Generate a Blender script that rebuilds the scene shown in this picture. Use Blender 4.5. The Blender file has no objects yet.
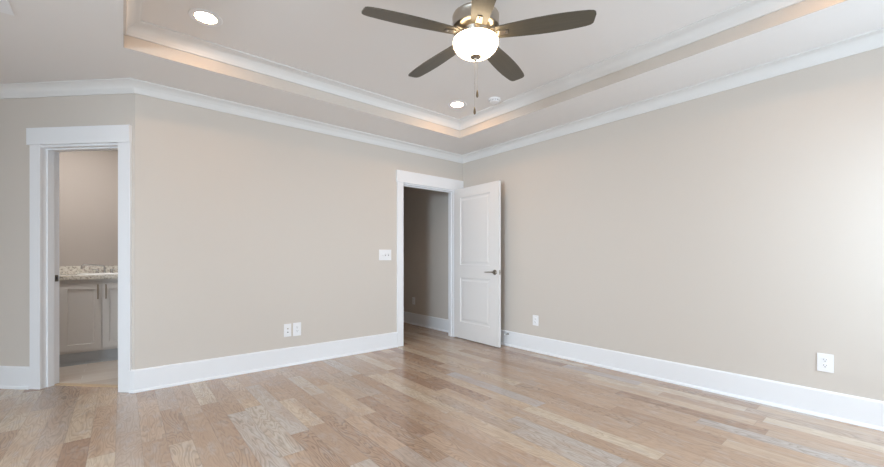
import bpy, bmesh, math, random
from mathutils import Vector, Matrix

random.seed(7)
SC = bpy.context.scene
COL = SC.collection
R = math.radians

# ------------------------------------------------------------------ camera
CAM_H = 1.17
YAW = 39.71
cam_d = bpy.data.cameras.new('camera')
cam = bpy.data.objects.new('camera', cam_d)
COL.objects.link(cam)
cam_d.sensor_fit = 'HORIZONTAL'
cam_d.sensor_width = 36.0
cam_d.lens = 385.45 / 884 * 36.0
cam_d.shift_y = 24.83 / 884
cam_d.clip_start = 0.05
cam.location = (0, 0, CAM_H)
cam.rotation_euler = (R(90), 0, R(-YAW))
SC.camera = cam

# ------------------------------------------------------------------ world, exposure, daylight
vs = SC.view_settings
SC.display_settings.display_device = 'sRGB'
vs.view_transform = 'Standard'
vs.look = 'None'
vs.gamma = 1.0
vs.use_curve_mapping = False
vs.exposure = 0.0

W = bpy.data.worlds.new('sky')
SC.world = W
W.use_nodes = True
bg = W.node_tree.nodes['Background']
bg.inputs['Color'].default_value = (0.80, 0.90, 1.0, 1)
bg.inputs['Strength'].default_value = 1.0

SC.cycles.max_bounces = 12
SC.cycles.diffuse_bounces = 8
SC.cycles.use_denoising = True
SC.cycles.sample_clamp_indirect = 8.0

WIN_FRONT = [(-0.20, 0.80), (1.25, 2.25), (2.70, 3.70)]      # x ranges of the three windows behind the camera
WIN_Z = (0.65, 2.30)
WIN_LEFT = [(-0.50, 0.70), (1.20, 2.40)]       # y ranges of the two windows in the left wall
YF = -0.93                                    # front wall (behind the camera)
XW = -2.40                                    # left wall
# light: lamps added outside the windows for daylight, as (window, tilt in degrees: + up from the bright ground, - down from the sky, sideways turn, watts, colour, spread)
DAY = [(2, 35, 0, 46.0, (0.725, 0.89, 1.035), 180), (2, -60, 25, 62.0, (0.725, 0.89, 1.035), 180), (3, -55, 30, 230.0, (0.725, 0.89, 1.035), 180), (4, -55, 20, 98.0, (0.725, 0.89, 1.035), 180), (3, -2, 33, 14.0, (0.725, 0.89, 1.035), 45)]  # last entry is a narrow beam added to brighten the hall wall
E_CAN = (104.0, 58.0, 26.0)
E_BOWL = (10.0, 7.6, 4.7)
E_BATH = (490.0, 484.0, 476.0)


def area(name, loc, rot, sx, sy, power, color, spread=180):
    d = bpy.data.lights.new(name, 'AREA')
    d.shape = 'RECTANGLE'
    d.size, d.size_y = sx, sy
    d.energy = power
    d.color = color
    d.spread = R(spread)
    o = bpy.data.objects.new(name, d)
    o.location = loc
    o.rotation_euler = rot
    COL.objects.link(o)
    return o


for wi, tilt, turn, pw, colr, spread in DAY:
    if wi < 3:
        x0, x1 = WIN_FRONT[wi]
        area('daylight', ((x0 + x1) / 2, YF - 0.45, sum(WIN_Z) / 2 - 0.3 * math.sin(R(tilt))), (R(90 + tilt), 0, R(turn)), x1 - x0, WIN_Z[1] - WIN_Z[0], pw, colr, spread)
    else:
        y0, y1 = WIN_LEFT[wi - 3]
        area('daylight', (XW - 0.45, (y0 + y1) / 2, sum(WIN_Z) / 2 - 0.3 * math.sin(R(tilt))), (R(90 + tilt), 0, R(-90 + turn)), y1 - y0, WIN_Z[1] - WIN_Z[0], pw, colr, spread)

# ------------------------------------------------------------------ helpers


def new_mat(name):
    m = bpy.data.materials.new(name)
    m.use_nodes = True
    nt = m.node_tree
    b = nt.nodes['Principled BSDF']
    return m, nt, b


def mat(name, col, rough=0.5, metal=0.0, bump=0.0, bscale=200.0, var=0.0, vscale=3.0, spec=0.5):
    m, nt, b = new_mat(name)
    b.inputs['Base Color'].default_value = (*col, 1)
    b.inputs['Roughness'].default_value = rough
    b.inputs['Metallic'].default_value = metal
    b.inputs['Specular IOR Level'].default_value = spec
    tc = nt.nodes.new('ShaderNodeTexCoord')
    if bump > 0:
        n = nt.nodes.new('ShaderNodeTexNoise')
        n.inputs['Scale'].default_value = bscale
        n.inputs['Detail'].default_value = 3
        nt.links.new(tc.outputs['Object'], n.inputs['Vector'])
        bp = nt.nodes.new('ShaderNodeBump')
        bp.inputs['Strength'].default_value = bump
        bp.inputs['Distance'].default_value = 0.001
        nt.links.new(n.outputs['Fac'], bp.inputs['Height'])
        nt.links.new(bp.outputs['Normal'], b.inputs['Normal'])
    if var > 0:
        n2 = nt.nodes.new('ShaderNodeTexNoise')
        n2.inputs['Scale'].default_value = vscale
        n2.inputs['Detail'].default_value = 4
        nt.links.new(tc.outputs['Object'], n2.inputs['Vector'])
        mx = nt.nodes.new('ShaderNodeMix')
        mx.data_type = 'RGBA'
        mx.inputs['A'].default_value = (*[c * (1 - var) for c in col], 1)
        mx.inputs['B'].default_value = (*[min(1, c * (1 + var)) for c in col], 1)
        nt.links.new(n2.outputs['Fac'], mx.inputs['Factor'])
        nt.links.new(mx.outputs['Result'], b.inputs['Base Color'])
    return m


def emit_mat(name, col, strength):
    m, nt, b = new_mat(name)
    b.inputs['Base Color'].default_value = (0.9, 0.88, 0.84, 1)
    b.inputs['Roughness'].default_value = 0.35
    b.inputs['Emission Color'].default_value = (*col, 1)
    b.inputs['Emission Strength'].default_value = strength
    return m


def MathN(nt, op, a, b=None):
    n = nt.nodes.new('ShaderNodeMath')
    n.operation = op
    for i, v in enumerate((a, b)):
        if v is None:
            continue
        if isinstance(v, (int, float)):
            n.inputs[i].default_value = v
        else:
            nt.links.new(v, n.inputs[i])
    return n.outputs[0]


def ramp(nt, fac, stops, interp='LINEAR'):
    n = nt.nodes.new('ShaderNodeValToRGB')
    n.color_ramp.interpolation = interp
    els = n.color_ramp.elements
    while len(els) < len(stops):
        els.new(0.5)
    for e, (p, c) in zip(els, stops):
        e.position = p
        e.color = (*c, 1) if len(c) == 3 else c
    nt.links.new(fac, n.inputs['Fac'])
    return n.outputs['Color']


def mixc(nt, fac, a, b, blend='MIX'):
    n = nt.nodes.new('ShaderNodeMix')
    n.data_type = 'RGBA'
    n.blend_type = blend
    for k, v in (('Factor', fac), ('A', a), ('B', b)):
        s = [i for i in n.inputs if i.name == k and i.type == ('VALUE' if k == 'Factor' else 'RGBA')][0]
        if isinstance(v, (int, float)):
            s.default_value = v
        elif isinstance(v, tuple):
            s.default_value = (*v, 1)
        else:
            nt.links.new(v, s)
    return [o for o in n.outputs if o.type == 'RGBA'][0]


def combine(nt, x, y, z):
    n = nt.nodes.new('ShaderNodeCombineXYZ')
    for i, v in enumerate((x, y, z)):
        if isinstance(v, (int, float)):
            n.inputs[i].default_value = v
        else:
            nt.links.new(v, n.inputs[i])
    return n.outputs[0]


def wood_floor_mat():
    m, nt, b = new_mat('hickory_planks')
    tc = nt.nodes.new('ShaderNodeTexCoord')
    sp = nt.nodes.new('ShaderNodeSeparateXYZ')
    nt.links.new(tc.outputs['Object'], sp.inputs[0])
    x, y = sp.outputs[0], sp.outputs[1]
    PW = 0.127
    u = MathN(nt, 'DIVIDE', MathN(nt, 'ADD', x, 10 * PW + 0.03), PW)
    row = MathN(nt, 'FLOOR', u)
    fx = MathN(nt, 'FRACT', u)
    w1 = nt.nodes.new('ShaderNodeTexWhiteNoise'); w1.noise_dimensions = '1D'
    nt.links.new(row, w1.inputs['W'])
    w2 = nt.nodes.new('ShaderNodeTexWhiteNoise'); w2.noise_dimensions = '1D'
    nt.links.new(MathN(nt, 'ADD', row, 37.3), w2.inputs['W'])
    ln = MathN(nt, 'MULTIPLY_ADD', w1.outputs['Value'], 0.75)
    ln.node.inputs[2].default_value = 0.62
    v = MathN(nt, 'ADD', MathN(nt, 'DIVIDE', y, ln), MathN(nt, 'MULTIPLY', w2.outputs['Value'], 23.0))
    idx = MathN(nt, 'FLOOR', v)
    fy = MathN(nt, 'FRACT', v)
    wn = nt.nodes.new('ShaderNodeTexWhiteNoise'); wn.noise_dimensions = '2D'
    nt.links.new(combine(nt, row, idx, 0), wn.inputs['Vector'])
    rnd = wn.outputs['Value']
    wn2 = nt.nodes.new('ShaderNodeTexWhiteNoise'); wn2.noise_dimensions = '2D'
    nt.links.new(combine(nt, MathN(nt, 'ADD', row, 91.0), idx, 0), wn2.inputs['Vector'])
    rnd2 = wn2.outputs['Value']
    base = ramp(nt, rnd, FLOOR_STOPS, 'LINEAR')
    # slow drift of tone along a board: warm heartwood streaks and grey whitewash
    nz = nt.nodes.new('ShaderNodeTexNoise'); nz.inputs['Scale'].default_value = 1.0; nz.inputs['Detail'].default_value = 3
    nt.links.new(combine(nt, MathN(nt, 'MULTIPLY', x, 11.0), MathN(nt, 'MULTIPLY', y, 2.4), MathN(nt, 'MULTIPLY', rnd, 60.0)), nz.inputs['Vector'])
    warm = ramp(nt, nz.outputs['Fac'], [(0.46, (0, 0, 0)), (0.72, (0.48, 0.48, 0.48))])
    base = mixc(nt, warm, base, (0.375, 0.232, 0.150))
    ny = nt.nodes.new('ShaderNodeTexNoise'); ny.inputs['Scale'].default_value = 1.0; ny.inputs['Detail'].default_value = 5; ny.inputs['Roughness'].default_value = 0.65
    nt.links.new(combine(nt, MathN(nt, 'MULTIPLY', x, 16.0), MathN(nt, 'MULTIPLY', y, 6.0), MathN(nt, 'MULTIPLY', rnd2, 40.0)), ny.inputs['Vector'])
    grey = ramp(nt, ny.outputs['Fac'], [(0.50, (0, 0, 0)), (0.78, (0.50, 0.50, 0.50))])
    base = mixc(nt, grey, base, (0.47, 0.45, 0.435))
    # cathedral grain: contour lines of a stretched noise
    ng = nt.nodes.new('ShaderNodeTexNoise'); ng.inputs['Scale'].default_value = 1.0; ng.inputs['Detail'].default_value = 2.2
    ng.inputs['Distortion'].default_value = 0.25
    nt.links.new(combine(nt, MathN(nt, 'MULTIPLY', x, 9.0), MathN(nt, 'MULTIPLY', y, 1.5), MathN(nt, 'MULTIPLY', rnd2, 80.0)), ng.inputs['Vector'])
    fr = MathN(nt, 'FRACT', MathN(nt, 'MULTIPLY', ng.outputs['Fac'], 19.0))
    line = ramp(nt, fr, [(0.0, (1, 1, 1)), (0.22, (0.45, 0.45, 0.45)), (0.5, (0, 0, 0)), (0.85, (0, 0, 0)), (1.0, (1, 1, 1))])
    # fine pores
    nf = nt.nodes.new('ShaderNodeTexNoise'); nf.inputs['Scale'].default_value = 1.0; nf.inputs['Detail'].default_value = 4
    nt.links.new(combine(nt, MathN(nt, 'MULTIPLY', x, 150.0), MathN(nt, 'MULTIPLY', y, 14.0), rnd), nf.inputs['Vector'])
    amt = MathN(nt, 'MULTIPLY', line, MathN(nt, 'MULTIPLY_ADD', rnd2, 0.34))
    amt.node.inputs[1].links[0].from_node.inputs[2].default_value = 0.22
    c = mixc(nt, amt, base, (0.37, 0.345, 0.33), 'MULTIPLY')
    pores = ramp(nt, nf.outputs['Fac'], [(0.45, (0, 0, 0)), (0.75, (0.30, 0.30, 0.30))])
    c = mixc(nt, pores, c, (0.20, 0.150, 0.120))
    # knots
    vo = nt.nodes.new('ShaderNodeTexVoronoi'); vo.inputs['Scale'].default_value = 1.0
    nt.links.new(combine(nt, MathN(nt, 'MULTIPLY', x, 1.9), MathN(nt, 'MULTIPLY', y, 1.25), 0), vo.inputs['Vector'])
    kn = ramp(nt, vo.outputs['Distance'], [(0.0, (0.8, 0.8, 0.8)), (0.018, (0.75, 0.75, 0.75)), (0.034, (0, 0, 0))])
    c = mixc(nt, kn, c, (0.10, 0.065, 0.045))
    # joints
    ex = MathN(nt, 'MINIMUM', fx, MathN(nt, 'SUBTRACT', 1.0, fx))
    ey = MathN(nt, 'MULTIPLY', MathN(nt, 'MINIMUM', fy, MathN(nt, 'SUBTRACT', 1.0, fy)), 7.0)
    e = MathN(nt, 'MINIMUM', ex, ey)
    gap = ramp(nt, e, [(0.0, (1, 1, 1)), (0.010, (0.7, 0.7, 0.7)), (0.022, (0, 0, 0))])
    c = mixc(nt, MathN(nt, 'MULTIPLY', gap, 0.30), c, (0.16, 0.115, 0.09))
    nt.links.new(c, b.inputs['Base Color'])
    b.inputs['Roughness'].default_value = 0.27
    b.inputs['Specular IOR Level'].default_value = 0.5
    b.inputs['IOR'].default_value = 1.9
    bp = nt.nodes.new('ShaderNodeBump'); bp.inputs['Strength'].default_value = 0.25; bp.inputs['Distance'].default_value = 0.002
    hgt = MathN(nt, 'SUBTRACT', MathN(nt, 'MULTIPLY', nf.outputs['Fac'], 0.35), gap)
    nt.links.new(hgt, bp.inputs['Height'])
    nt.links.new(bp.outputs['Normal'], b.inputs['Normal'])
    return m


def tile_mat():
    m, nt, b = new_mat('bath_tile')
    tc = nt.nodes.new('ShaderNodeTexCoord')
    br = nt.nodes.new('ShaderNodeTexBrick')
    nt.links.new(tc.outputs['Object'], br.inputs['Vector'])
    br.inputs['Scale'].default_value = 1.0
    br.inputs['Brick Width'].default_value = 0.60
    br.inputs['Row Height'].default_value = 0.15
    br.inputs['Mortar Size'].default_value = 0.004
    br.inputs['Color1'].default_value = (0.47, 0.39, 0.33, 1)
    br.inputs['Color2'].default_value = (0.60, 0.54, 0.48, 1)
    br.inputs['Mortar'].default_value = (0.62, 0.58, 0.53, 1)
    n = nt.nodes.new('ShaderNodeTexNoise')
    mp = nt.nodes.new('ShaderNodeMapping')
    mp.inputs['Scale'].default_value = (4, 45, 1)
    nt.links.new(tc.outputs['Object'], mp.inputs['Vector'])
    nt.links.new(mp.outputs['Vector'], n.inputs['Vector'])
    n.inputs['Scale'].default_value = 1.0
    c = mixc(nt, MathN(nt, 'MULTIPLY', n.outputs['Fac'], 0.4), br.outputs['Color'], (0.38, 0.32, 0.27))
    nt.links.new(c, b.inputs['Base Color'])
    b.inputs['Roughness'].default_value = 0.35
    return m


def granite_mat():
    m, nt, b = new_mat('granite')
    tc = nt.nodes.new('ShaderNodeTexCoord')
    n = nt.nodes.new('ShaderNodeTexNoise'); n.inputs['Scale'].default_value = 42; n.inputs['Detail'].default_value = 5
    nt.links.new(tc.outputs['Object'], n.inputs['Vector'])
    c = ramp(nt, n.outputs['Fac'], [(0.26, (0.14, 0.12, 0.10)), (0.36, (0.42, 0.37, 0.31)), (0.44, (0.66, 0.62, 0.55)), (0.62, (0.80, 0.77, 0.71))])
    v = nt.nodes.new('ShaderNodeTexVoronoi'); v.inputs['Scale'].default_value = 85
    nt.links.new(tc.outputs['Object'], v.inputs['Vector'])
    sp = ramp(nt, v.outputs['Color'], [(0.0, (1, 1, 1)), (0.16, (0.7, 0.7, 0.7)), (0.24, (0, 0, 0))])
    c = mixc(nt, MathN(nt, 'MULTIPLY', sp, 0.5), c, (0.10, 0.075, 0.06))
    nt.links.new(c, b.inputs['Base Color'])
    b.inputs['Roughness'].default_value = 0.15
    return m


def glass_mat():
    m = bpy.data.materials.new('window_glass'); m.use_nodes = True
    nt = m.node_tree
    nt.nodes.clear()
    o = nt.nodes.new('ShaderNodeOutputMaterial')
    mx = nt.nodes.new('ShaderNodeMixShader'); mx.inputs[0].default_value = 0.06
    t = nt.nodes.new('ShaderNodeBsdfTransparent'); g = nt.nodes.new('ShaderNodeBsdfGlossy')
    g.inputs['Roughness'].default_value = 0.02
    nt.links.new(t.outputs[0], mx.inputs[1]); nt.links.new(g.outputs[0], mx.inputs[2])
    nt.links.new(mx.outputs[0], o.inputs[0])
    return m


def blade_mat():
    m, nt, b = new_mat('blade_taupe_wood')
    tc = nt.nodes.new('ShaderNodeTexCoord')
    mp = nt.nodes.new('ShaderNodeMapping'); mp.inputs['Scale'].default_value = (3, 60, 3)
    n = nt.nodes.new('ShaderNodeTexNoise'); n.inputs['Scale'].default_value = 1.0; n.inputs['Detail'].default_value = 4
    nt.links.new(tc.outputs['Object'], mp.inputs['Vector']); nt.links.new(mp.outputs['Vector'], n.inputs['Vector'])
    c = ramp(nt, n.outputs['Fac'], [(0.3, (0.088, 0.078, 0.058)), (0.7, (0.108, 0.095, 0.071))])
    nt.links.new(c, b.inputs['Base Color'])
    b.inputs['Roughness'].default_value = 0.34
    return m


FLOOR_STOPS = [(0.0, (0.34, 0.215, 0.145)), (0.16, (0.42, 0.290, 0.200)), (0.38, (0.50, 0.355, 0.250)), (0.58, (0.44, 0.345, 0.275)),
               (0.76, (0.54, 0.405, 0.290)), (0.90, (0.60, 0.490, 0.370)), (1.0, (0.46, 0.410, 0.375))]
M = {}
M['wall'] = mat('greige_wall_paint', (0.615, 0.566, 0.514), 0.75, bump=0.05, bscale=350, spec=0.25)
M['ceil'] = mat('ceiling_paint', (0.79, 0.775, 0.765), 0.85, bump=0.05, bscale=300, spec=0.2)
M['trim'] = mat('white_trim_paint', (0.81, 0.82, 0.84), 0.35, bump=0.02, bscale=90)
M['crown'] = mat('crown_paint', (0.735, 0.73, 0.72), 0.5, bump=0.02, bscale=90)
M['door'] = mat('white_door_paint', (0.775, 0.758, 0.745), 0.38, bump=0.02, bscale=120)
M['floor'] = wood_floor_mat()
M['tile'] = tile_mat()
M['granite'] = granite_mat()
M['glass'] = glass_mat()
M['plate'] = mat('white_plastic', (0.83, 0.835, 0.85), 0.30, bump=0.01, bscale=60)
M['slot'] = mat('dark_slot', (0.10, 0.10, 0.10), 0.6, var=0.1)
M['nickel'] = mat('brushed_nickel', (0.48, 0.435, 0.375), 0.30, 1.0, bump=0.02, bscale=400)
M['dnickel'] = mat('aged_nickel', (0.30, 0.27, 0.23), 0.32, 1.0, bump=0.02, bscale=400)
M['chrome'] = mat('chrome', (0.75, 0.76, 0.78), 0.08, 1.0, var=0.03)
M['blade'] = blade_mat()
M['bowl'] = emit_mat('frosted_lit_glass', [c / E_BOWL[0] for c in E_BOWL], E_BOWL[0])
M['lens'] = emit_mat('lit_lens', [c / E_CAN[0] for c in E_CAN], E_CAN[0])
M['bathlens'] = emit_mat('added_bath_lens', [c / E_BATH[0] for c in E_BATH], E_BATH[0])
M['fob'] = mat('walnut_fob', (0.13, 0.085, 0.04), 0.35, var=0.4, vscale=60)
M['brass'] = mat('antique_brass', (0.55, 0.40, 0.20), 0.3, 1.0, var=0.1)
M['cab'] = mat('grey_cabinet_paint', (0.66, 0.64, 0.62), 0.45, bump=0.02, bscale=120)
M['kick'] = mat('grey_blue_kick', (0.46, 0.49, 0.52), 0.5, bump=0.02, bscale=120)
M['pull'] = mat('satin_bronze_pull', (0.30, 0.26, 0.21), 0.42, 0.8, var=0.05)
M['porc'] = mat('white_porcelain', (0.85, 0.85, 0.84), 0.12, var=0.02)
M['oak'] = mat('oak_strip', (0.52, 0.38, 0.24), 0.4, var=0.15, vscale=30)
M['rubber'] = mat('white_rubber', (0.75, 0.75, 0.74), 0.6, var=0.05)
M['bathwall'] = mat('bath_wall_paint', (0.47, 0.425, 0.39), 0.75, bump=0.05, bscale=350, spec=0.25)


def link(name, bm, m, parent=None, smooth=False, loc=None):
    me = bpy.data.meshes.new(name)
    bmesh.ops.recalc_face_normals(bm, faces=bm.faces)
    bm.to_mesh(me)
    bm.free()
    for p in me.polygons:
        p.use_smooth = smooth
    me.materials.append(m)
    o = bpy.data.objects.new(name, me)
    COL.objects.link(o)
    if parent is not None:
        o.parent = parent
    if loc is not None:
        o.location = loc
    if smooth:
        try:
            me.set_sharp_from_angle(angle=R(38))
        except Exception:
            pass
    return o


def tag(o, label, cat, group=None, kind=None):
    o['label'] = label
    o['category'] = cat
    if group:
        o['group'] = group
    if kind:
        o['kind'] = kind
    return o


def struct(o, label=None):
    o['kind'] = 'structure'
    if label:
        o['label'] = label
    return o


def empty(name, loc, rotz=0.0):
    o = bpy.data.objects.new(name, None)
    o.empty_display_size = 0.05
    COL.objects.link(o)
    o.location = loc
    o.rotation_euler = (0, 0, rotz)
    return o


def box(bm, x0, x1, y0, y1, z0, z1, mx=None):
    vs_ = [Vector(p) for p in ((x0, y0, z0), (x1, y0, z0), (x1, y1, z0), (x0, y1, z0), (x0, y0, z1), (x1, y0, z1), (x1, y1, z1), (x0, y1, z1))]
    if mx is not None:
        vs_ = [mx @ v for v in vs_]
    v = [bm.verts.new(p) for p in vs_]
    fs = []
    for f in ((0, 3, 2, 1), (4, 5, 6, 7), (0, 1, 5, 4), (1, 2, 6, 5), (2, 3, 7, 6), (3, 0, 4, 7)):
        fs.append(bm.faces.new([v[i] for i in f]))
    return v, fs


def bbox(bm, x0, x1, y0, y1, z0, z1, bev=0.003, seg=2, mx=None):
    """a box with rounded edges"""
    t = bmesh.new()
    box(t, x0, x1, y0, y1, z0, z1)
    bmesh.ops.bevel(t, geom=t.edges[:], offset=bev, segments=seg, affect='EDGES', profile=0.5)
    if mx is not None:
        bmesh.ops.transform(t, matrix=mx, verts=t.verts)
    merge(bm, t)


def merge(bm, t):
    mp = {v: bm.verts.new(v.co) for v in t.verts}
    for f in t.faces:
        bm.faces.new([mp[v] for v in f.verts])
    t.free()


def prism(bm, pts, z0, z1):
    a = [bm.verts.new((x, y, z0)) for x, y in pts]
    b = [bm.verts.new((x, y, z1)) for x, y in pts]
    n = len(pts)
    bm.faces.new(a)
    bm.faces.new(b)
    for i in range(n):
        bm.faces.new((a[i], a[(i + 1) % n], b[(i + 1) % n], b[i]))


def lathe(bm, prof, seg=40, mx=None, sx=1.0, sy=1.0):
    """prof: list of (r, z); r == 0 closes the end"""
    mx = mx or Matrix()
    rings = []
    for r, z in prof:
        if r < 1e-6:
            rings.append([bm.verts.new(mx @ Vector((0, 0, z)))])
        else:
            rings.append([bm.verts.new(mx @ Vector((r * sx * math.cos(2 * math.pi * i / seg), r * sy * math.sin(2 * math.pi * i / seg), z))) for i in range(seg)])
    for a, b in zip(rings[:-1], rings[1:]):
        for i in range(seg):
            j = (i + 1) % seg
            if len(a) == 1 and len(b) == 1:
                continue
            if len(a) == 1:
                bm.faces.new((a[0], b[i], b[j]))
            elif len(b) == 1:
                bm.faces.new((a[i], b[0], a[j]))
            else:
                bm.faces.new((a[i], a[j], b[j], b[i]))


def tube(bm, pts, rad, seg=12):
    pts = [Vector(p) for p in pts]
    rings = []
    up = None
    for i, p in enumerate(pts):
        d = (pts[min(i + 1, len(pts) - 1)] - pts[max(i - 1, 0)]).normalized()
        if up is None:
            up = d.orthogonal().normalized()
        up = (up - d * up.dot(d)).normalized()
        s = d.cross(up)
        rr = rad[i] if isinstance(rad, (list, tuple)) else rad
        rings.append([bm.verts.new(p + (up * math.cos(2 * math.pi * k / seg) + s * math.sin(2 * math.pi * k / seg)) * rr) for k in range(seg)])
    for a, b in zip(rings[:-1], rings[1:]):
        for k in range(seg):
            bm.faces.new((a[k], a[(k + 1) % seg], b[(k + 1) % seg], b[k]))
    bm.faces.new(rings[0])
    bm.faces.new(rings[-1])


def sweep(bm, path, prof, closed=False):
    """Sweep a profile of (distance from the wall, z) along a 2-D path; the room lies on the RIGHT of the path. Corners are mitred."""
    n = len(path)
    P = [Vector(p) for p in path]
    offs = []
    for i in range(n):
        ns = []
        if closed or i > 0:
            d = (P[i] - P[i - 1]).normalized(); ns.append(Vector((d.y, -d.x)))
        if closed or i < n - 1:
            d = (P[(i + 1) % n] - P[i]).normalized(); ns.append(Vector((d.y, -d.x)))
        if len(ns) == 1:
            offs.append(ns[0])
        else:
            b = (ns[0] + ns[1]).normalized()
            offs.append(b / max(0.2, b.dot(ns[0])))
    rings = [[bm.verts.new((P[i].x + offs[i].x * d, P[i].y + offs[i].y * d, z)) for d, z in prof] for i in range(n)]
    m = len(prof)
    for i in range(n if closed else n - 1):
        a, b = rings[i], rings[(i + 1) % n]
        for k in range(m):
            bm.faces.new((a[k], a[(k + 1) % m], b[(k + 1) % m], b[k]))
    if not closed:
        bm.faces.new(rings[0])
        bm.faces.new(rings[-1])


def paneled_slab(bm, Wd, T, z0, z1, panels, rings, both=True):
    """A door slab in x 0..Wd, y 0..T (front at y=0), with recessed panels [(x0,x1,z0,z1)]; rings = [(inset, depth)]."""
    xs = sorted({0.0, Wd} | {p[0] for p in panels} | {p[1] for p in panels})
    zs = sorted({z0, z1} | {p[2] for p in panels} | {p[3] for p in panels})

    def quad(a, b, c, d):
        bm.faces.new([bm.verts.new(p) for p in (a, b, c, d)])
    for side in ((0, 1) if both else (0,)):
        fy = (lambda d: d) if side == 0 else (lambda d: T - d)
        for i in range(len(xs) - 1):
            for j in range(len(zs) - 1):
                xc, zc_ = (xs[i] + xs[i + 1]) / 2, (zs[j] + zs[j + 1]) / 2
                if any(p[0] < xc < p[1] and p[2] < zc_ < p[3] for p in panels):
                    continue
                y = fy(0)
                quad((xs[i], y, zs[j]), (xs[i + 1], y, zs[j]), (xs[i + 1], y, zs[j + 1]), (xs[i], y, zs[j + 1]))
        for (a, b, c, d) in panels:
            lv = [(0, 0)] + list(rings)
            for (i0, d0), (i1, d1) in zip(lv[:-1], lv[1:]):
                r0 = [(a + i0, c + i0), (b - i0, c + i0), (b - i0, d - i0), (a + i0, d - i0)]
                r1 = [(a + i1, c + i1), (b - i1, c + i1), (b - i1, d - i1), (a + i1, d - i1)]
                for k in range(4):
                    l = (k + 1) % 4
                    quad((r0[k][0], fy(d0), r0[k][1]), (r0[l][0], fy(d0), r0[l][1]), (r1[l][0], fy(d1), r1[l][1]), (r1[k][0], fy(d1), r1[k][1]))
            i1, d1 = lv[-1]
            y = fy(d1)
            quad((a + i1, y, c + i1), (b - i1, y, c + i1), (b - i1, y, d - i1), (a + i1, y, d - i1))
    if not both:
        quad((0, T, z0), (Wd, T, z0), (Wd, T, z1), (0, T, z1))
    quad((0, 0, z0), (0, T, z0), (0, T, z1), (0, 0, z1))
    quad((Wd, 0, z0), (Wd, T, z0), (Wd, T, z1), (Wd, 0, z1))
    quad((0, 0, z0), (Wd, 0, z0), (Wd, T, z0), (0, T, z0))
    quad((0, 0, z1), (Wd, 0, z1), (Wd, T, z1), (0, T, z1))
    bmesh.ops.remove_doubles(bm, verts=bm.verts, dist=1e-5)


# ------------------------------------------------------------------ room dimensions
YB, XR, XL = 4.31, 3.99, 0.088                # back wall, right wall, outside corner
ZC, ZT = 2.71, 2.90                           # ceiling, tray ceiling
TX0, TX1, TY0, TY1 = 0.008, 3.333, -0.28, 3.652
HX0, HX1, HZ = 2.90, 3.80, 2.183              # hall doorway
S0, S1 = 0.150, 0.912                         # bath doorway along the diagonal wall
LD = 1.80                                     # length of the diagonal wall
Q = math.sqrt(0.5)
YH = 7.6                                      # end of the hall
YBATH = 6.38                                  # bath far wall
BBH = 0.197


def dg(s, off=0.0):                           # a point on the diagonal wall (off > 0 goes into the wall)
    return (XL - Q * s + Q * off, YB + Q * s + Q * off)


# frame whose x runs along the diagonal wall (s), y into the wall
DM = Matrix(((-Q, Q, 0, XL), (Q, Q, 0, YB), (0, 0, 1, 0), (0, 0, 0, 1)))
DIAG_ROT = math.atan2(Q, Q)


def wall(name, A, B, t, holes=(), ba=0.0, bb=0.0, z1=ZC, m='wall'):
    """Wall whose room face runs A -> B with the room on its right; holes are (s0, s1, z0, z1); ba/bb shift the rear corners along the wall."""
    A, B = Vector(A), Vector(B)
    L = (B - A).length
    d = (B - A) / L
    nrm = Vector((-d.y, d.x))
    cuts = sorted({0.0, L} | {h[0] for h in holes} | {h[1] for h in holes})
    bm = bmesh.new()
    for s0, s1 in zip(cuts[:-1], cuts[1:]):
        r0 = s0 + (ba if s0 == 0 else 0)
        r1 = s1 + (bb if s1 == L else 0)
        pts = [A + d * s0, A + d * s1, A + d * r1 + nrm * t, A + d * r0 + nrm * t]
        pts = [(p.x, p.y) for p in pts]
        hs = [h for h in holes if h[0] <= s0 + 1e-6 and h[1] >= s1 - 1e-6]
        if not hs:
            prism(bm, pts, 0, z1)
        else:
            h = hs[0]
            if h[2] > 0:
                prism(bm, pts, 0, h[2])
            if h[3] < z1:
                prism(bm, pts, h[3], z1)
    return struct(link(name, bm, M[m]))


T1, T2 = 0.115, 0.15
JT = 0.02                                     # jamb thickness
# going clockwise seen from above, room on the right of each path
DEND = dg(LD)
XB = DEND[0]                                  # bath left wall
wall('wall_left', (XW, YF), (XW, DEND[1]), T2, holes=[(a - YF, b - YF, *WIN_Z) for a, b in WIN_LEFT])
wall('wall_alcove', (XW - T2, DEND[1]), DEND, T2)
wall('wall_diagonal', DEND, (XL, YB), T2, holes=[(LD - S1 - JT, LD - S0 + JT, 0, HZ + 0.002)], ba=0.0, bb=T2 * math.tan(R(22.5)))
wall('wall_back', (XL, YB), (XR, YB), T1, holes=[(HX0 - JT - XL, HX1 + JT - XL, 0, HZ + 0.002)], ba=T1 * math.tan(R(22.5)))
wall('wall_right', (XR, YH), (XR, YF), T2)
wall('wall_front', (XR, YF), (XW, YF), T2, holes=[(XR - b, XR - a, *WIN_Z) for a, b in WIN_FRONT], ba=-T2, bb=T2)
wall('wall_hall', (2.70, YB + T1), (2.70, YH), 0.12)
wall('wall_hall_end', (2.58, YH), (XR + T2, YH), 0.12)
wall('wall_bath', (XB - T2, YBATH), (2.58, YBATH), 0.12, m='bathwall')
wall('wall_bath_left', (XB, DEND[1] + T2), (XB, YBATH), T2, m='bathwall')

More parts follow.
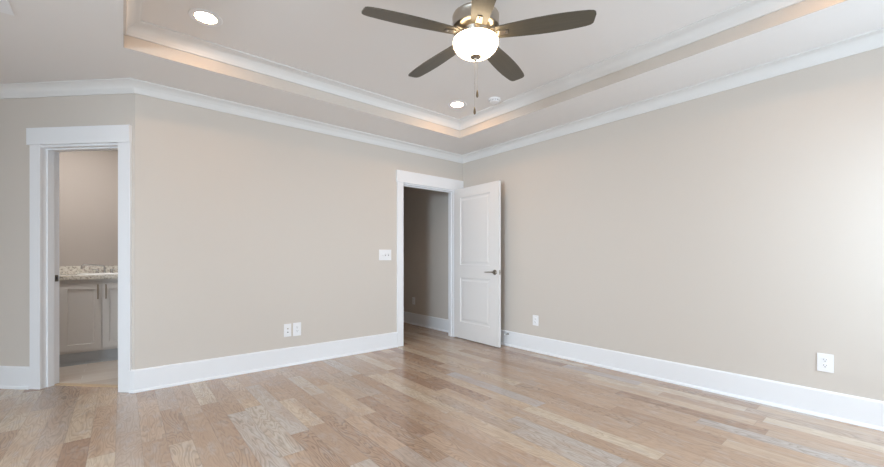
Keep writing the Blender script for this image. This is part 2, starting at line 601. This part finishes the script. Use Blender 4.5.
# floors
bm = bmesh.new()
pts = [(XW - T2, YF - T2), (XR + T2, YF - T2), (XR + T2, YH + 0.12), (2.58, YH + 0.12), (2.58, YB + 0.06), (XL + 0.055, YB + 0.06 + 0.02)]
pts += [dg(0.05, 0.125), dg(LD, 0.125), (XW - T2, dg(LD, 0.125)[1])]
prism(bm, pts, -0.08, 0.0)
struct(link('floor', bm, M['floor']))
bm = bmesh.new()
pts = [(XB - T2, dg(LD, 0.126)[1]), dg(LD, 0.126), dg(0.05, 0.126), (XL + 0.055, YB + 0.085), (2.579, YB + 0.085), (2.579, YBATH + 0.12), (XB - T2, YBATH + 0.12)]
prism(bm, pts, -0.08, 0.0)
struct(link('floor_bath', bm, M['tile']))

# ceiling: soffit ring and the raised tray
bm = bmesh.new()
CX0, CX1, CY0, CY1 = XW - T2, XR + T2, YF - T2, YH + 0.12
ZS = ZC + 0.30
box(bm, CX0, TX0, CY0, CY1, ZC, ZS)
box(bm, TX1, CX1, CY0, CY1, ZC, ZS)
box(bm, TX0, TX1, TY1, CY1, ZC, ZS)
box(bm, TX0, TX1, CY0, TY0, ZC, ZS)
box(bm, TX0, TX1, TY0, TY1, ZT, ZS)
struct(link('ceiling', bm, M['ceil']))

# painted vertical band round the tray
bm = bmesh.new()
sweep(bm, [(TX0, TY0), (TX0, TY1), (TX1, TY1), (TX1, TY0)], [(0, ZC + 0.0005), (0.004, ZC + 0.0005), (0.004, ZT - 0.09), (0, ZT - 0.09)], closed=True)
struct(link('trim_1', bm, M['wall']), 'beige painted band around the recessed tray ceiling')


def crown_prof(zt, h, p):
    pr = [(0.0, zt), (0.0, zt - h), (0.012, zt - h), (0.014, zt - h + 0.012)]
    for k in range(9):
        a = k / 8
        # cove with a slight S
        pr.append((0.016 + (p - 0.030) * (1 - math.cos(a * math.pi / 2)) * 0.85 + (p - 0.030) * 0.15 * a, zt - h + 0.016 + (h - 0.030) * (math.sin(a * math.pi / 2) * 0.6 + 0.4 * a)))
    pr += [(p - 0.012, zt - 0.012), (p, zt - 0.010), (p, zt)]
    return pr


bm = bmesh.new()
e = 0.004
sweep(bm, [(TX0 + e, TY0 + e), (TX0 + e, TY1 - e), (TX1 - e, TY1 - e), (TX1 - e, TY0 + e)], crown_prof(ZT, 0.095, 0.098), closed=True)
struct(link('trim_2', bm, M['crown'], smooth=True), 'white crown moulding inside the tray ceiling')

bm = bmesh.new()
room = [(XW, YF), (XW, DEND[1]), DEND, (XL, YB), (XR, YB), (XR, YF)]
sweep(bm, room, crown_prof(ZC, 0.098, 0.082), closed=True)
struct(link('trim_3', bm, M['crown'], smooth=True), 'white crown moulding where the walls meet the lower ceiling')


def base_prof():
    return [(0, 0), (0.030, 0), (0.030, 0.006), (0.027, 0.016), (0.020, 0.022), (0.016, 0.024), (0.016, BBH - 0.012), (0.013, BBH - 0.006), (0.008, BBH), (0, BBH)]


def baseboard(name, path):
    bm = bmesh.new()
    sweep(bm, path, base_prof())
    return struct(link(name, bm, M['trim']))


C0, C1 = 0.030, 0.148                          # right casing of the bath doorway, along the diagonal wall
C2, C3 = 0.900, 1.005                         # its left casing
baseboard('baseboard_back', [dg(C0), (XL, YB), (HX0 - 0.10, YB)])
baseboard('baseboard_corner', [(HX1 + 0.10, YB), (XR, YB)])
baseboard('baseboard_right', [(XR, YB - 0.031), (XR, YF)])
baseboard('baseboard_diagonal', [(XW + 0.031, DEND[1]), DEND, dg(C3)])
baseboard('baseboard_left', [(XW, YF), (XW, DEND[1])])
baseboard('baseboard_hall', [(XR, YH), (XR, YB + T1)])
baseboard('baseboard_hall_left', [(2.70, YB + T1), (2.70, YH)])
baseboard('baseboard_front', [(XR - 0.031, YF), (XW + 0.031, YF)])

# hall doorway: casing, header, jamb
bm = bmesh.new()
bbox(bm, HX0 - 0.10, HX0 - 0.004, YB - 0.019, YB, 0, HZ, 0.002)
bbox(bm, HX1 + 0.004, HX1 + 0.10, YB - 0.019, YB, 0, HZ, 0.002)
bbox(bm, HX0 - 0.112, XR - 0.008, YB - 0.028, YB, HZ, HZ + 0.157, 0.002)
struct(link('trim_4', bm, M['trim']), 'white flat casing and header around the hall doorway')
bm = bmesh.new()
yj0, yj1 = YB - 0.001, YB + T1 + 0.001
box(bm, HX0 - JT, HX0, yj0, yj1, 0, HZ)
box(bm, HX1, HX1 + JT, yj0, yj1, 0, HZ)
box(bm, HX0, HX1, yj0, yj1, HZ - 0.018, HZ)
ys0, ys1 = YB + 0.042, YB + 0.078              # stop
box(bm, HX0, HX0 + 0.008, ys0, ys1, 0, HZ - 0.018)
box(bm, HX1 - 0.008, HX1, ys0, ys1, 0, HZ - 0.018)
box(bm, HX0 + 0.012, HX1 - 0.012, ys0, ys1, HZ - 0.030, HZ - 0.018)
struct(link('trim_5', bm, M['trim']), 'white jamb lining the hall doorway')

# bath doorway in the diagonal wall
bm = bmesh.new()
bbox(bm, C0, C1 - 0.004, -0.019, 0, 0, HZ, 0.002, mx=DM)
bbox(bm, C2 + 0.004, C3, -0.019, 0, 0, HZ, 0.002, mx=DM)
bbox(bm, C0 - 0.002, C3 + 0.022, -0.028, 0, HZ, HZ + 0.150, 0.002, mx=DM)
struct(link('trim_6', bm, M['trim']), 'white flat casing and header around the bathroom doorway')
bm = bmesh.new()
j0, j1 = -0.001, T2 + 0.001
box(bm, S0 - JT, S0, j0, j1, 0, HZ, DM)
box(bm, S1, S1 + JT, j0, j1, 0, HZ, DM)
box(bm, S0, S1, j0, j1, HZ - 0.018, HZ, DM)
box(bm, S0, S0 + 0.012, 0.045, 0.10, 0, HZ - 0.018, DM)
box(bm, S1 - 0.012, S1, 0.045, 0.10, 0, HZ - 0.018, DM)
box(bm, S0 + 0.012, S1 - 0.012, 0.045, 0.10, HZ - 0.030, HZ - 0.018, DM)
jamb = struct(link('trim_7', bm, M['trim']), 'white jamb lining the bathroom doorway')
bm = bmesh.new()
bbox(bm, S1 - 0.0018, S1 - 0.0002, 0.112, 0.142, 0.955, 1.015, 0.0006, 1, DM)
sp_ = link('strike_plate', bm, M['dnickel'], jamb)
sp_['label'] = 'dark metal strike plate'
bm = bmesh.new()
box(bm, S1 - 0.0022, S1 - 0.0017, 0.120, 0.133, 0.972, 0.998, DM)
link('latch_hole', bm, M['slot'], sp_)
# wood strip under the bath door
bm = bmesh.new()
v, fs = box(bm, S0, S1, 0.100, 0.150, 0.0, 0.006, DM)
struct(link('trim_8', bm, M['oak']), 'light oak threshold strip in the bathroom doorway')


# windows behind the camera, with trim, sashes and glass
def window(name, mx, w, z0, z1):
    """mx: local x along the wall 0..w, y into the wall (outward), origin on the room face"""
    bm = bmesh.new()
    f = 0.045
    for (a, b, c, d) in ((0, f, z0, z1), (w - f, w, z0, z1), (f, w - f, z0, z0 + f), (f, w - f, z1 - f, z1), (f, w - f, (z0 + z1) / 2 - 0.025, (z0 + z1) / 2 + 0.025)):
        box(bm, a, b, 0.05, 0.11, c, d, mx)
    o = struct(link(name, bm, M['trim']))
    bm = bmesh.new()
    box(bm, f, w - f, 0.078, 0.082, z0 + f, z1 - f, mx)
    link('window_pane', bm, M['glass'], o)
    bm = bmesh.new()
    for (a, b, c, d, t) in ((-0.09, 0, z0, z1, 0.018), (w, w + 0.09, z0, z1, 0.018), (-0.11, w + 0.11, z1, z1 + 0.14, 0.028), (-0.11, w + 0.11, z0 - 0.03, z0, 0.05), (-0.09, w + 0.09, z0 - 0.12, z0 - 0.03, 0.018)):
        box(bm, a, b, -t, 0, c, d, mx)
    link('window_frame', bm, M['trim'], o)


for i, (a, b) in enumerate(WIN_FRONT):
    window('window_%d' % (i + 1), Matrix.Translation((b, YF, 0)) @ Matrix.Rotation(math.pi, 4, 'Z'), b - a, *WIN_Z)
for i, (a, b) in enumerate(WIN_LEFT):
    window('window_%d' % (i + 4), Matrix.Translation((XW, a, 0)) @ Matrix.Rotation(R(90), 4, 'Z'), b - a, *WIN_Z)

# ------------------------------------------------------------------ open hall door
PHI = R(-2.05)
LW, LT, LH0, LH1 = 0.907, 0.036, 0.012, 2.183
door = empty('door_1', (3.798, 4.286, 0), 0)
door.rotation_euler = (0, 0, math.atan2(-math.cos(PHI), math.sin(PHI)))
tag(door, 'white two-panel interior door standing open in the corner of the room', 'door', kind='structure')
bm = bmesh.new()
paneled_slab(bm, LW, LT, LH0, LH1, [(0.135, 0.742, 1.075, 2.052), (0.135, 0.742, 0.250, 0.890)],
             [(0.006, 0.007), (0.014, 0.009), (0.030, 0.009), (0.050, 0.003)])
link('door_leaf', bm, M['door'], door)
# lever set, camera side and far side
for sd in (-1, 1):
    h = empty('lever_handle', (0.838, 0 if sd < 0 else LT, 0.987))
    h.parent = door
    mx = Matrix.Rotation(R(90) * (1 if sd < 0 else -1), 4, 'X')
    bm = bmesh.new()
    lathe(bm, [(0, 0), (0.035, 0), (0.035, 0.006), (0.030, 0.011), (0.014, 0.013), (0.012, 0.030), (0.012, 0.042), (0, 0.044)], 28, mx)
    link('rose', bm, M['dnickel'], h, True)
    bm = bmesh.new()
    pts = [(0.010, sd * 0.044, 0), (-0.02, sd * 0.048, 0.002), (-0.06, sd * 0.050, 0.003), (-0.10, sd * 0.049, 0.001), (-0.150, sd * 0.045, -0.001)]
    tube(bm, pts, [0.0095, 0.008, 0.0065, 0.006, 0.005], 12)
    link('lever', bm, M['dnickel'], h, True)
bm = bmesh.new()
bbox(bm, LW - 0.0005, LW + 0.0015, 0.006, LT - 0.006, 0.956, 1.018, 0.0006, 1)
lp = link('latch_plate', bm, M['nickel'], door)
bm = bmesh.new()
bbox(bm, LW + 0.0012, LW + 0.010, 0.012, LT - 0.013, 0.975, 1.000, 0.002)
link('latch_bolt', bm, M['dnickel'], lp)
for z in (0.22, 1.05, 1.92):
    bm = bmesh.new()
    tube(bm, [(-0.004, LT + 0.006, z - 0.045), (-0.004, LT + 0.006, z + 0.045)], 0.006, 12)
    box(bm, -0.0012, 0.0002, 0.004, LT + 0.004, z - 0.044, z + 0.044)
    link('hinge', bm, M['nickel'], door)

# door stop on the right baseboard behind the door
bm = bmesh.new()
DS = Vector((XR - 0.016, 3.40, 0.160))
mx = Matrix.Translation(DS) @ Matrix.Rotation(R(-90), 4, 'Y')
lathe(bm, [(0, 0), (0.013, 0), (0.013, 0.004), (0.007, 0.008), (0.0055, 0.010), (0.0055, 0.062), (0.008, 0.064)], 16, mx)
ds = link('door_stop', bm, M['dnickel'], None, True)
tag(ds, 'small metal door stop with white tip on the baseboard behind the open door', 'door stop')
bm = bmesh.new()
lathe(bm, [(0.0, 0.062), (0.010, 0.062), (0.010, 0.074), (0.008, 0.079), (0, 0.080)], 16, mx)
tp = link('rubber_tip', bm, M['rubber'], ds, True)
tp['label'] = 'white rubber tip'


# ------------------------------------------------------------------ wall plates
def plate_mesh(w, h, t=0.007):
    bm = bmesh.new()
    bbox(bm, -w / 2, w / 2, -t, 0, -h / 2, h / 2, 0.003, 2)
    return bm


def duplex(loc, rotz, label, w=0.082, h=0.140, group=None, name='electrical_outlet'):
    o = link(name, plate_mesh(w, h), M['plate'])
    o.location = loc
    o.rotation_euler = (0, 0, rotz)
    tag(o, label, 'outlet', group)
    for dz in (0.021, -0.021):
        bm = bmesh.new()
        t = bmesh.new()
        lathe(t, [(0, 0), (0.0175, 0), (0.0165, 0.0022), (0, 0.0022)], 28, Matrix.Translation((0, -0.007, dz)) @ Matrix.Rotation(R(90), 4, 'X'))
        merge(bm, t)
        rc = link('receptacle', bm, M['plate'], o, True)
        bm = bmesh.new()
        box(bm, -0.0085, -0.0060, -0.0096, -0.0090, dz - 0.0005, dz + 0.0095)
        box(bm, 0.0060, 0.0085, -0.0096, -0.0090, dz + 0.0005, dz + 0.0085)
        lathe(bm, [(0, 0), (0.0032, 0), (0.0032, 0.0006), (0, 0.0006)], 12, Matrix.Translation((0, -0.0090, dz - 0.0075)) @ Matrix.Rotation(R(90), 4, 'X'))
        link('slot', bm, M['slot'], rc)
    bm = bmesh.new()
    lathe(bm, [(0, 0), (0.0032, 0), (0.0028, 0.0012), (0, 0.0014)], 12, Matrix.Translation((0, -0.007, 0)) @ Matrix.Rotation(R(90), 4, 'X'))
    link('screw', bm, M['plate'], o, True)
    return o


RW = R(-90)                                   # rotation of plates on the right wall (local -y looks to -x)
duplex((1.492, YB, 0.386), 0, 'white duplex outlet on the back wall, right one of the pair', 0.088, 0.146)
duplex((XR, 2.966, 0.392), RW, 'white outlet on the right wall just past the open door', 0.086, 0.128)
duplex((XR, 0.381, 0.400), RW, 'white outlet on the bright right wall far from the door', 0.088, 0.134)
duplex((XR, 5.585, 0.415), RW, 'white outlet seen through the doorway on the shaded hall wall', 0.080, 0.125)
# data plate with a coax and a phone jack
o = link('jack_plate', plate_mesh(0.078, 0.140), M['plate'])
o.location = (1.390, YB, 0.386)
tag(o, 'white jack plate on the back wall, left one of the pair', 'jack plate')
bm = bmesh.new()
lathe(bm, [(0, 0), (0.0075, 0), (0.0075, 0.003), (0.005, 0.003), (0.005, 0.011), (0.0, 0.011)], 16, Matrix.Translation((0, -0.007, 0.018)) @ Matrix.Rotation(R(90), 4, 'X'))
link('coax_jack', bm, M['nickel'], o, True)
bm = bmesh.new()
box(bm, -0.010, 0.010, -0.0085, -0.0065, -0.027, -0.013)
pj = link('phone_jack', bm, M['plate'], o)
bm = bmesh.new()
box(bm, -0.0075, 0.0075, -0.0090, -0.0084, -0.026, -0.016)
link('opening', bm, M['slot'], pj)
for z in (0.048, -0.048):
    bm = bmesh.new()
    lathe(bm, [(0, 0), (0.003, 0), (0.0026, 0.0012), (0, 0.0014)], 12, Matrix.Translation((0, -0.007, z)) @ Matrix.Rotation(R(90), 4, 'X'))
    link('screw', bm, M['plate'], o, True)

# three-gang switch
o = link('light_switch', plate_mesh(0.182, 0.138), M['plate'])
o.location = (2.622, YB, 1.214)
tag(o, 'white three-gang light switch on the back wall left of the hall doorway', 'light switch')
for k, up in ((-1, 0), (0, 1), (1, 1)):
    x = k * 0.046
    bm = bmesh.new()
    box(bm, x - 0.0055, x + 0.0055, -0.0076, -0.0068, -0.013, 0.013)
    link('toggle_slot', bm, M['slot'] if up else M['plate'], o)
    bm = bmesh.new()
    mx = Matrix.Translation((x, -0.006, 0)) @ Matrix.Rotation(R(-28 if up else 28), 4, 'X')
    bbox(bm, -0.0045, 0.0045, -0.018, 0.0, -0.0055, 0.0055, 0.001, 1, mx)
    link('toggle', bm, M['plate'], o)
    for z in (0.030, -0.030):
        bm = bmesh.new()
        lathe(bm, [(0, 0), (0.003, 0), (0.0026, 0.0012), (0, 0.0014)], 12, Matrix.Translation((x, -0.007, z)) @ Matrix.Rotation(R(90), 4, 'X'))
        link('screw', bm, M['plate'], o, True)

# ------------------------------------------------------------------ ceiling fan
FC = Vector((1.694, 1.712, 0))
CAM_R = Vector((math.cos(R(YAW)), -math.sin(R(YAW)), 0))
CAM_A = Vector((math.sin(R(YAW)), math.cos(R(YAW)), 0))
fan = empty('ceiling_fan', (FC.x, FC.y, ZT))
tag(fan, 'five-blade ceiling fan with taupe blades and a lit glass bowl', 'ceiling fan')


def fz(z):
    return z - ZT + 0.016


bm = bmesh.new()
lathe(bm, [(0, 0), (0.070, 0), (0.070, -0.02), (0.055, -0.05), (0.025, -0.062), (0, -0.062)], 40)
link('canopy', bm, M['nickel'], fan, True)
bm = bmesh.new()
tube(bm, [(0, 0, -0.055), (0, 0, fz(2.70))], 0.013, 16)
link('downrod', bm, M['nickel'], fan, True)
bm = bmesh.new()
lathe(bm, [(0, fz(2.705)), (0.030, fz(2.705)), (0.035, fz(2.690)), (0.060, fz(2.675)), (0.120, fz(2.664)), (0.1425, fz(2.658)), (0.1455, fz(2.652)), (0.1455, fz(2.645)), (0.1435, fz(2.642)),
           (0.1435, fz(2.590)), (0.1465, fz(2.586)), (0.1465, fz(2.578)), (0.138, fz(2.572)), (0.085, fz(2.566)), (0.080, fz(2.545)), (0, fz(2.545))], 64)
link('motor_housing', bm, M['nickel'], fan, True)
bm = bmesh.new()
lathe(bm, [(0, fz(2.546)), (0.072, fz(2.546)), (0.076, fz(2.530)), (0.100, fz(2.522)), (0.112, fz(2.514)), (0.112, fz(2.506)), (0, fz(2.506))], 56)
link('light_fitter', bm, M['nickel'], fan, True)
bm = bmesh.new()
prof = [(0.112, fz(2.512)), (0.132, fz(2.511)), (0.139, fz(2.506)), (0.141, fz(2.498))]
for k in range(1, 13):
    a = k / 12 * math.pi / 2
    prof.append((0.1410 * math.cos(a) if k < 12 else 0, fz(2.498) - 0.094 * math.sin(a) ** 0.95))
lathe(bm, prof, 64)
bw = link('light_bowl', bm, M['bowl'], fan, True)
bw['label'] = 'glowing frosted glass bowl'
bm = bmesh.new()
lathe(bm, [(0, fz(2.412)), (0.034, fz(2.411)), (0.035, fz(2.406)), (0.028, fz(2.401)), (0.011, fz(2.398)), (0.009, fz(2.386)), (0.004, fz(2.381)), (0, fz(2.380))], 28)
link('finial', bm, M['nickel'], fan, True)


def blade_outline():
    # (distance from the hub, half chord leading, half chord trailing)
    st = [(0.125, 0.046), (0.160, 0.050), (0.22, 0.0555), (0.30, 0.062), (0.38, 0.0665), (0.46, 0.0685), (0.54, 0.067), (0.60, 0.063), (0.650, 0.058), (0.678, 0.051), (0.690, 0.041), (0.694, 0.024)]
    return st


def make_blade():
    bm = bmesh.new()
    st = blade_outline()
    up, lo = [], []
    for z, ring in ((0.003, up), (-0.003, lo)):
        for r_, h in st:
            ring.append(bm.verts.new((r_, h, z)))
        for r_, h in reversed(st):
            ring.append(bm.verts.new((r_ + (0.006 if r_ > 0.6 else 0), -h, z)))
    n = len(up)
    bm.faces.new(up)
    bm.faces.new(lo)
    for i in range(n):
        bm.faces.new((up[i], up[(i + 1) % n], lo[(i + 1) % n], lo[i]))
    return bm


def make_arm():
    bm = bmesh.new()
    # flat tongue bending from the hub to the blade underside
    pts = [(0.078, 0.000, 0.014), (0.110, 0.018, 0.010), (0.140, 0.020, -0.006), (0.200, 0.014, -0.006)]
    for (a, ha, za), (b, hb, zb) in zip(pts[:-1], pts[1:]):
        ha, hb = max(ha, 0.014), max(hb, 0.011)
        c = [(a, -ha, za - 0.0025), (b, -hb, zb - 0.0025), (b, hb, zb - 0.0025), (a, ha, za - 0.0025), (a, -ha, za + 0.0025), (b, -hb, zb + 0.0025), (b, hb, zb + 0.0025), (a, ha, za + 0.0025)]
        v = [bm.verts.new(p) for p in c]
        for f in ((0, 1, 2, 3), (4, 5, 6, 7), (0, 1, 5, 4), (1, 2, 6, 5), (2, 3, 7, 6), (3, 0, 4, 7)):
            bm.faces.new([v[i] for i in f])
    return bm


bm_b = make_blade()
me_src = None
PITCH = R(-10)
for k in range(5):
    th = R(-90 + 2.6 + 72 * k)
    d = CAM_R * math.cos(th) + CAM_A * math.sin(th)
    ang = math.atan2(d.y, d.x)
    if k == 0:
        b0 = link('blade', bm_b, M['blade'], fan)
        a0 = link('blade_arm', make_arm(), M['nickel'], b0)
        bm = bmesh.new()
        for px_, py_ in ((0.185, 0.0),):
            lathe(bm, [(0, 0), (0.0065, 0), (0.0055, -0.004), (0, -0.005)], 14, Matrix.Translation((px_, py_, -0.0085)))
        s0 = link('screw', bm, M['dnickel'], b0, True)
        bl, kids = b0, [a0, s0]
    else:
        bl = b0.copy(); COL.objects.link(bl); bl.parent = fan
        for c in (a0, s0):
            q = c.copy(); COL.objects.link(q); q.parent = bl
    bl.location = (0, 0, fz(2.541))
    bl.rotation_euler = (Matrix.Rotation(ang, 4, 'Z') @ Matrix.Rotation(PITCH, 4, 'X')).to_euler()


# pull chains with fobs
def pull_chain(off, ztop, zfob):
    bm = bmesh.new()
    x, y = off.x, off.y
    tube(bm, [(x, y, fz(ztop)), (x, y, fz(zfob))], 0.0009, 6)
    z = zfob
    while z < ztop:
        lathe(bm, [(0, fz(z) - 0.0016), (0.0014, fz(z) - 0.0008), (0.0016, fz(z)), (0.0014, fz(z) + 0.0008), (0, fz(z) + 0.0016)], 6, Matrix.Translation((x, y, 0)))
        z += 0.0065
    c = link('pull_chain', bm, M['nickel'], fan, True)
    bm = bmesh.new()
    f0 = fz(zfob)
    lathe(bm, [(0, f0), (0.0035, f0 - 0.001), (0.0055, f0 - 0.010), (0.0075, f0 - 0.022), (0.0078, f0 - 0.030), (0.0062, f0 - 0.039), (0.0035, f0 - 0.042), (0, f0 - 0.0425)], 20, Matrix.Translation((x, y, 0)))
    link('fob', bm, M['fob'], c, True)
    bm = bmesh.new()
    lathe(bm, [(0, f0 + 0.005), (0.0028, f0 + 0.004), (0.0042, f0 - 0.004), (0.0045, f0 - 0.007), (0, f0 - 0.007)], 16, Matrix.Translation((x, y, 0)))
    link('fob_cap', bm, M['brass'], c, True)


pull_chain(CAM_R * -0.006, 2.381, 2.092)
pull_chain(CAM_R * 0.010, 2.385, 2.197)


# ------------------------------------------------------------------ recessed lights, smoke detector, vent
def downlight(x, y, z, label, r=0.068, ro=0.108, group='recessed lights in the tray ceiling', m='lens'):
    bm = bmesh.new()
    lathe(bm, [(ro, 0), (ro - 0.003, -0.004), (r + 0.012, -0.006), (r + 0.002, -0.004), (r, -0.001), (r, 0)], 48)
    o = link('recessed_light', bm, M['trim'], None, True, (x, y, z))
    tag(o, label, 'ceiling light', group)
    bm = bmesh.new()
    lathe(bm, [(r, -0.0012), (r * 0.5, -0.0022), (0, -0.0025)], 48)
    lathe(bm, [(r, -0.0012), (0, -0.0004)], 48)
    link('lens', bm, M[m], o, True)
    return o


downlight(0.464, 3.215, ZT, 'lit recessed ceiling light near the left corner of the tray ceiling')
downlight(2.902, 3.225, ZT, 'lit recessed ceiling light in the far tray corner beside the smoke detector')
downlight(0.464, 0.155, ZT, 'lit recessed ceiling light in the tray above the camera, out of view')
downlight(2.902, 0.155, ZT, 'lit recessed ceiling light in the tray by the windows, out of view')

bm = bmesh.new()
lathe(bm, [(0.066, 0), (0.066, -0.010), (0.062, -0.013), (0.058, -0.014), (0.056, -0.028), (0.050, -0.034), (0.030, -0.037), (0, -0.037)], 40)
sd = link('smoke_detector', bm, M['plate'], None, True, (3.118, 2.861, ZT))
tag(sd, 'round white smoke detector on the tray ceiling near the far corner', 'smoke detector')
bm = bmesh.new()
for k in range(14):
    a = 2 * math.pi * k / 14
    box(bm, 0.0545, 0.0580, -0.007, 0.007, -0.024, -0.019, Matrix.Rotation(a, 4, 'Z'))
link('vent_slot', bm, M['slot'], sd)
bm = bmesh.new()
lathe(bm, [(0, -0.0365), (0.010, -0.0365), (0.009, -0.039), (0, -0.0395)], 20, Matrix.Translation((0.018, -0.01, 0)))
link('test_button', bm, M['plate'], sd, True)

# ceiling register at the upper left
bm = bmesh.new()
vw, vl = 0.40, 0.56
box(bm, -vw, -vw + 0.09, -vl, 0, -0.008, 0)
box(bm, -0.09, 0, -vl, 0, -0.008, 0)
box(bm, -vw + 0.09, -0.09, -0.09, 0, -0.008, 0)
box(bm, -vw + 0.09, -0.09, -vl, -vl + 0.09, -0.008, 0)
vent = link('ceiling_vent', bm, M['trim'], None, False, (-0.523, 3.60, ZC))
tag(vent, 'white ceiling vent at the upper left, mostly outside the frame', 'ceiling vent')
bm = bmesh.new()
for k in range(10):
    y = -0.105 - k * (vl - 0.21) / 9
    box(bm, -vw + 0.09, -0.09, -0.013, 0.013, -0.0008, 0.0008, Matrix.Translation((0, y, -0.005)) @ Matrix.Rotation(R(18), 4, 'X'))
link('louvre', bm, M['trim'], vent)

# ------------------------------------------------------------------ bathroom vanity seen through the doorway
VX0, VX1, VY = -0.575, 0.185, 5.80
van = empty('vanity_cabinet', (VX0, VY, 0))
tag(van, 'grey shaker vanity cabinet standing in the bathroom', 'vanity')
VW, VD = VX1 - VX0, YBATH - VY - 0.004
bm = bmesh.new()
box(bm, 0, VW, 0, 0.018, 0.135, 0.938)
box(bm, 0, VW, VD - 0.012, VD, 0.135, 0.938)
box(bm, 0, 0.018, 0.018, VD - 0.012, 0.135, 0.938)
box(bm, VW - 0.018, VW, 0.018, VD - 0.012, 0.135, 0.938)
box(bm, 0.018, VW - 0.018, 0.018, VD - 0.012, 0.135, 0.155)
link('cabinet_body', bm, M['cab'], van)
bm = bmesh.new()
box(bm, 0.002, VW - 0.002, 0.020, VD, 0, 0.135)
box(bm, 0.002, VW - 0.002, 0.008, 0.020, 0, 0.028)
link('toe_kick', bm, M['kick'], van)
DW = 0.338
for k, x in enumerate((0.062, 0.062 + DW + 0.006)):
    dd = empty('cabinet_door', (x, -0.020, 0))
    dd.parent = van
    bm = bmesh.new()
    paneled_slab(bm, DW, 0.019, 0.165, 0.895, [(0.062, DW - 0.062, 0.165 + 0.062, 0.895 - 0.062)], [(0.004, 0.009)], both=False)
    link('door_panel', bm, M['cab'], dd)
    hx = DW - 0.031 if k == 0 else 0.031
    bm = bmesh.new()
    bbox(bm, hx - 0.0065, hx + 0.0065, -0.032, -0.022, 0.715, 0.880, 0.002)
    for z in (0.735, 0.860):
        tube(bm, [(hx, -0.024, z), (hx, 0.001, z)], 0.0045, 10)
    link('handle', bm, M['pull'], dd)

# countertop with an oval cut-out
ct_x0, ct_x1, ct_y0, ct_y1 = VX0 - 0.02, VX1 + 0.02, VY - 0.038, YBATH
SX, SY = -0.170, VY + 0.265
ea, eb = 0.205, 0.155
bm = bmesh.new()
angs = sorted([2 * math.pi * k / 48 for k in range(48)] + [math.atan2(y - SY, x - SX) % (2 * math.pi) for x in (ct_x0, ct_x1) for y in (ct_y0, ct_y1)])
rings = {}
for z in (0.939, 0.980):
    inn, out = [], []
    for a in angs:
        c, s = math.cos(a), math.sin(a)
        inn.append(bm.verts.new((SX + ea * c, SY + eb * s, z)))
        t = min([(ct_x1 - SX) / c if c > 1e-9 else 1e9, (ct_x0 - SX) / c if c < -1e-9 else 1e9, (ct_y1 - SY) / s if s > 1e-9 else 1e9, (ct_y0 - SY) / s if s < -1e-9 else 1e9])
        out.append(bm.verts.new((SX + t * c, SY + t * s, z)))
    rings[z] = (inn, out)
n = len(angs)
for i in range(n):
    j = (i + 1) % n
    for z in rings:
        inn, out = rings[z]
        bm.faces.new((inn[i], inn[j], out[j], out[i]))
    for w in (0, 1):
        a, b = rings[0.939][w], rings[0.980][w]
        bm.faces.new((a[i], a[j], b[j], b[i]))
ct = link('vanity_countertop', bm, M['granite'])
tag(ct, 'speckled granite countertop on the grey bathroom vanity', 'countertop')
bm = bmesh.new()
bbox(bm, ct_x0, ct_x1, YBATH - 0.02, YBATH - 0.0005, 0.980, 1.078, 0.002)
bs = link('backsplash', bm, M['granite'])
tag(bs, 'low speckled granite backsplash strip against the bathroom wall', 'backsplash')

bm = bmesh.new()
k_ = eb / ea
lathe(bm, [(0.228, 0.9802), (0.228, 0.989), (0.222, 0.994), (0.200, 0.992), (0.190, 0.975), (0.165, 0.900), (0.110, 0.868), (0, 0.862), ], 48, Matrix.Translation((SX, SY, 0)), 1.0, 0.80)
sk = link('sink', bm, M['porc'], None, True)
tag(sk, 'white oval sink set into the granite vanity top', 'sink')
bm = bmesh.new()
lathe(bm, [(0, 0.8635), (0.022, 0.8635), (0.020, 0.867), (0, 0.867)], 20, Matrix.Translation((SX, SY, 0)))
link('drain', bm, M['chrome'], sk, True)

fx, fy = SX + 0.005, YBATH - 0.085
fau = empty('faucet', (fx, fy, 0.980))
tag(fau, 'chrome two-handle faucet with spout swung left behind the bathroom sink', 'faucet')
bm = bmesh.new()
bbox(bm, -0.105, 0.105, -0.026, 0.026, 0, 0.014, 0.006, 3)
link('base', bm, M['chrome'], fau, True)
bm = bmesh.new()
pts = [(0, 0, 0.012), (0, 0, 0.075)]
for k in range(1, 7):
    a = k / 6 * math.pi / 2
    pts.append((-0.028 * (1 - math.cos(a)), -0.004 * k / 6, 0.075 + 0.028 * math.sin(a)))
pts += [(-0.10, -0.02, 0.110), (-0.172, -0.035, 0.116)]
for k in range(1, 7):
    a = k / 6 * math.pi / 2
    pts.append((-0.172 - 0.028 * math.sin(a), -0.035 - 0.004 * k / 6, 0.116 - 0.028 * (1 - math.cos(a))))
pts += [(-0.204, -0.042, 0.062)]
tube(bm, pts, 0.0095, 14)
link('spout', bm, M['chrome'], fau, True)
for x in (-0.068, 0.068):
    bm = bmesh.new()
    lathe(bm, [(0.018, 0.012), (0.016, 0.024), (0.012, 0.030), (0.013, 0.046), (0.016, 0.052), (0.012, 0.060), (0, 0.062)], 20, Matrix.Translation((x, 0, 0)))
    tube(bm, [(x, 0, 0.052), (x + (0.045 if x > 0 else -0.045), -0.012, 0.056)], [0.006, 0.004], 10)
    link('handle', bm, M['chrome'], fau, True)

# unseen bathroom ceiling light, added to brighten the bath
downlight(-0.55, 5.33, ZC, 'added recessed ceiling light brightening the bathroom, out of view', group='added lights in the bathroom', m='bathlens')
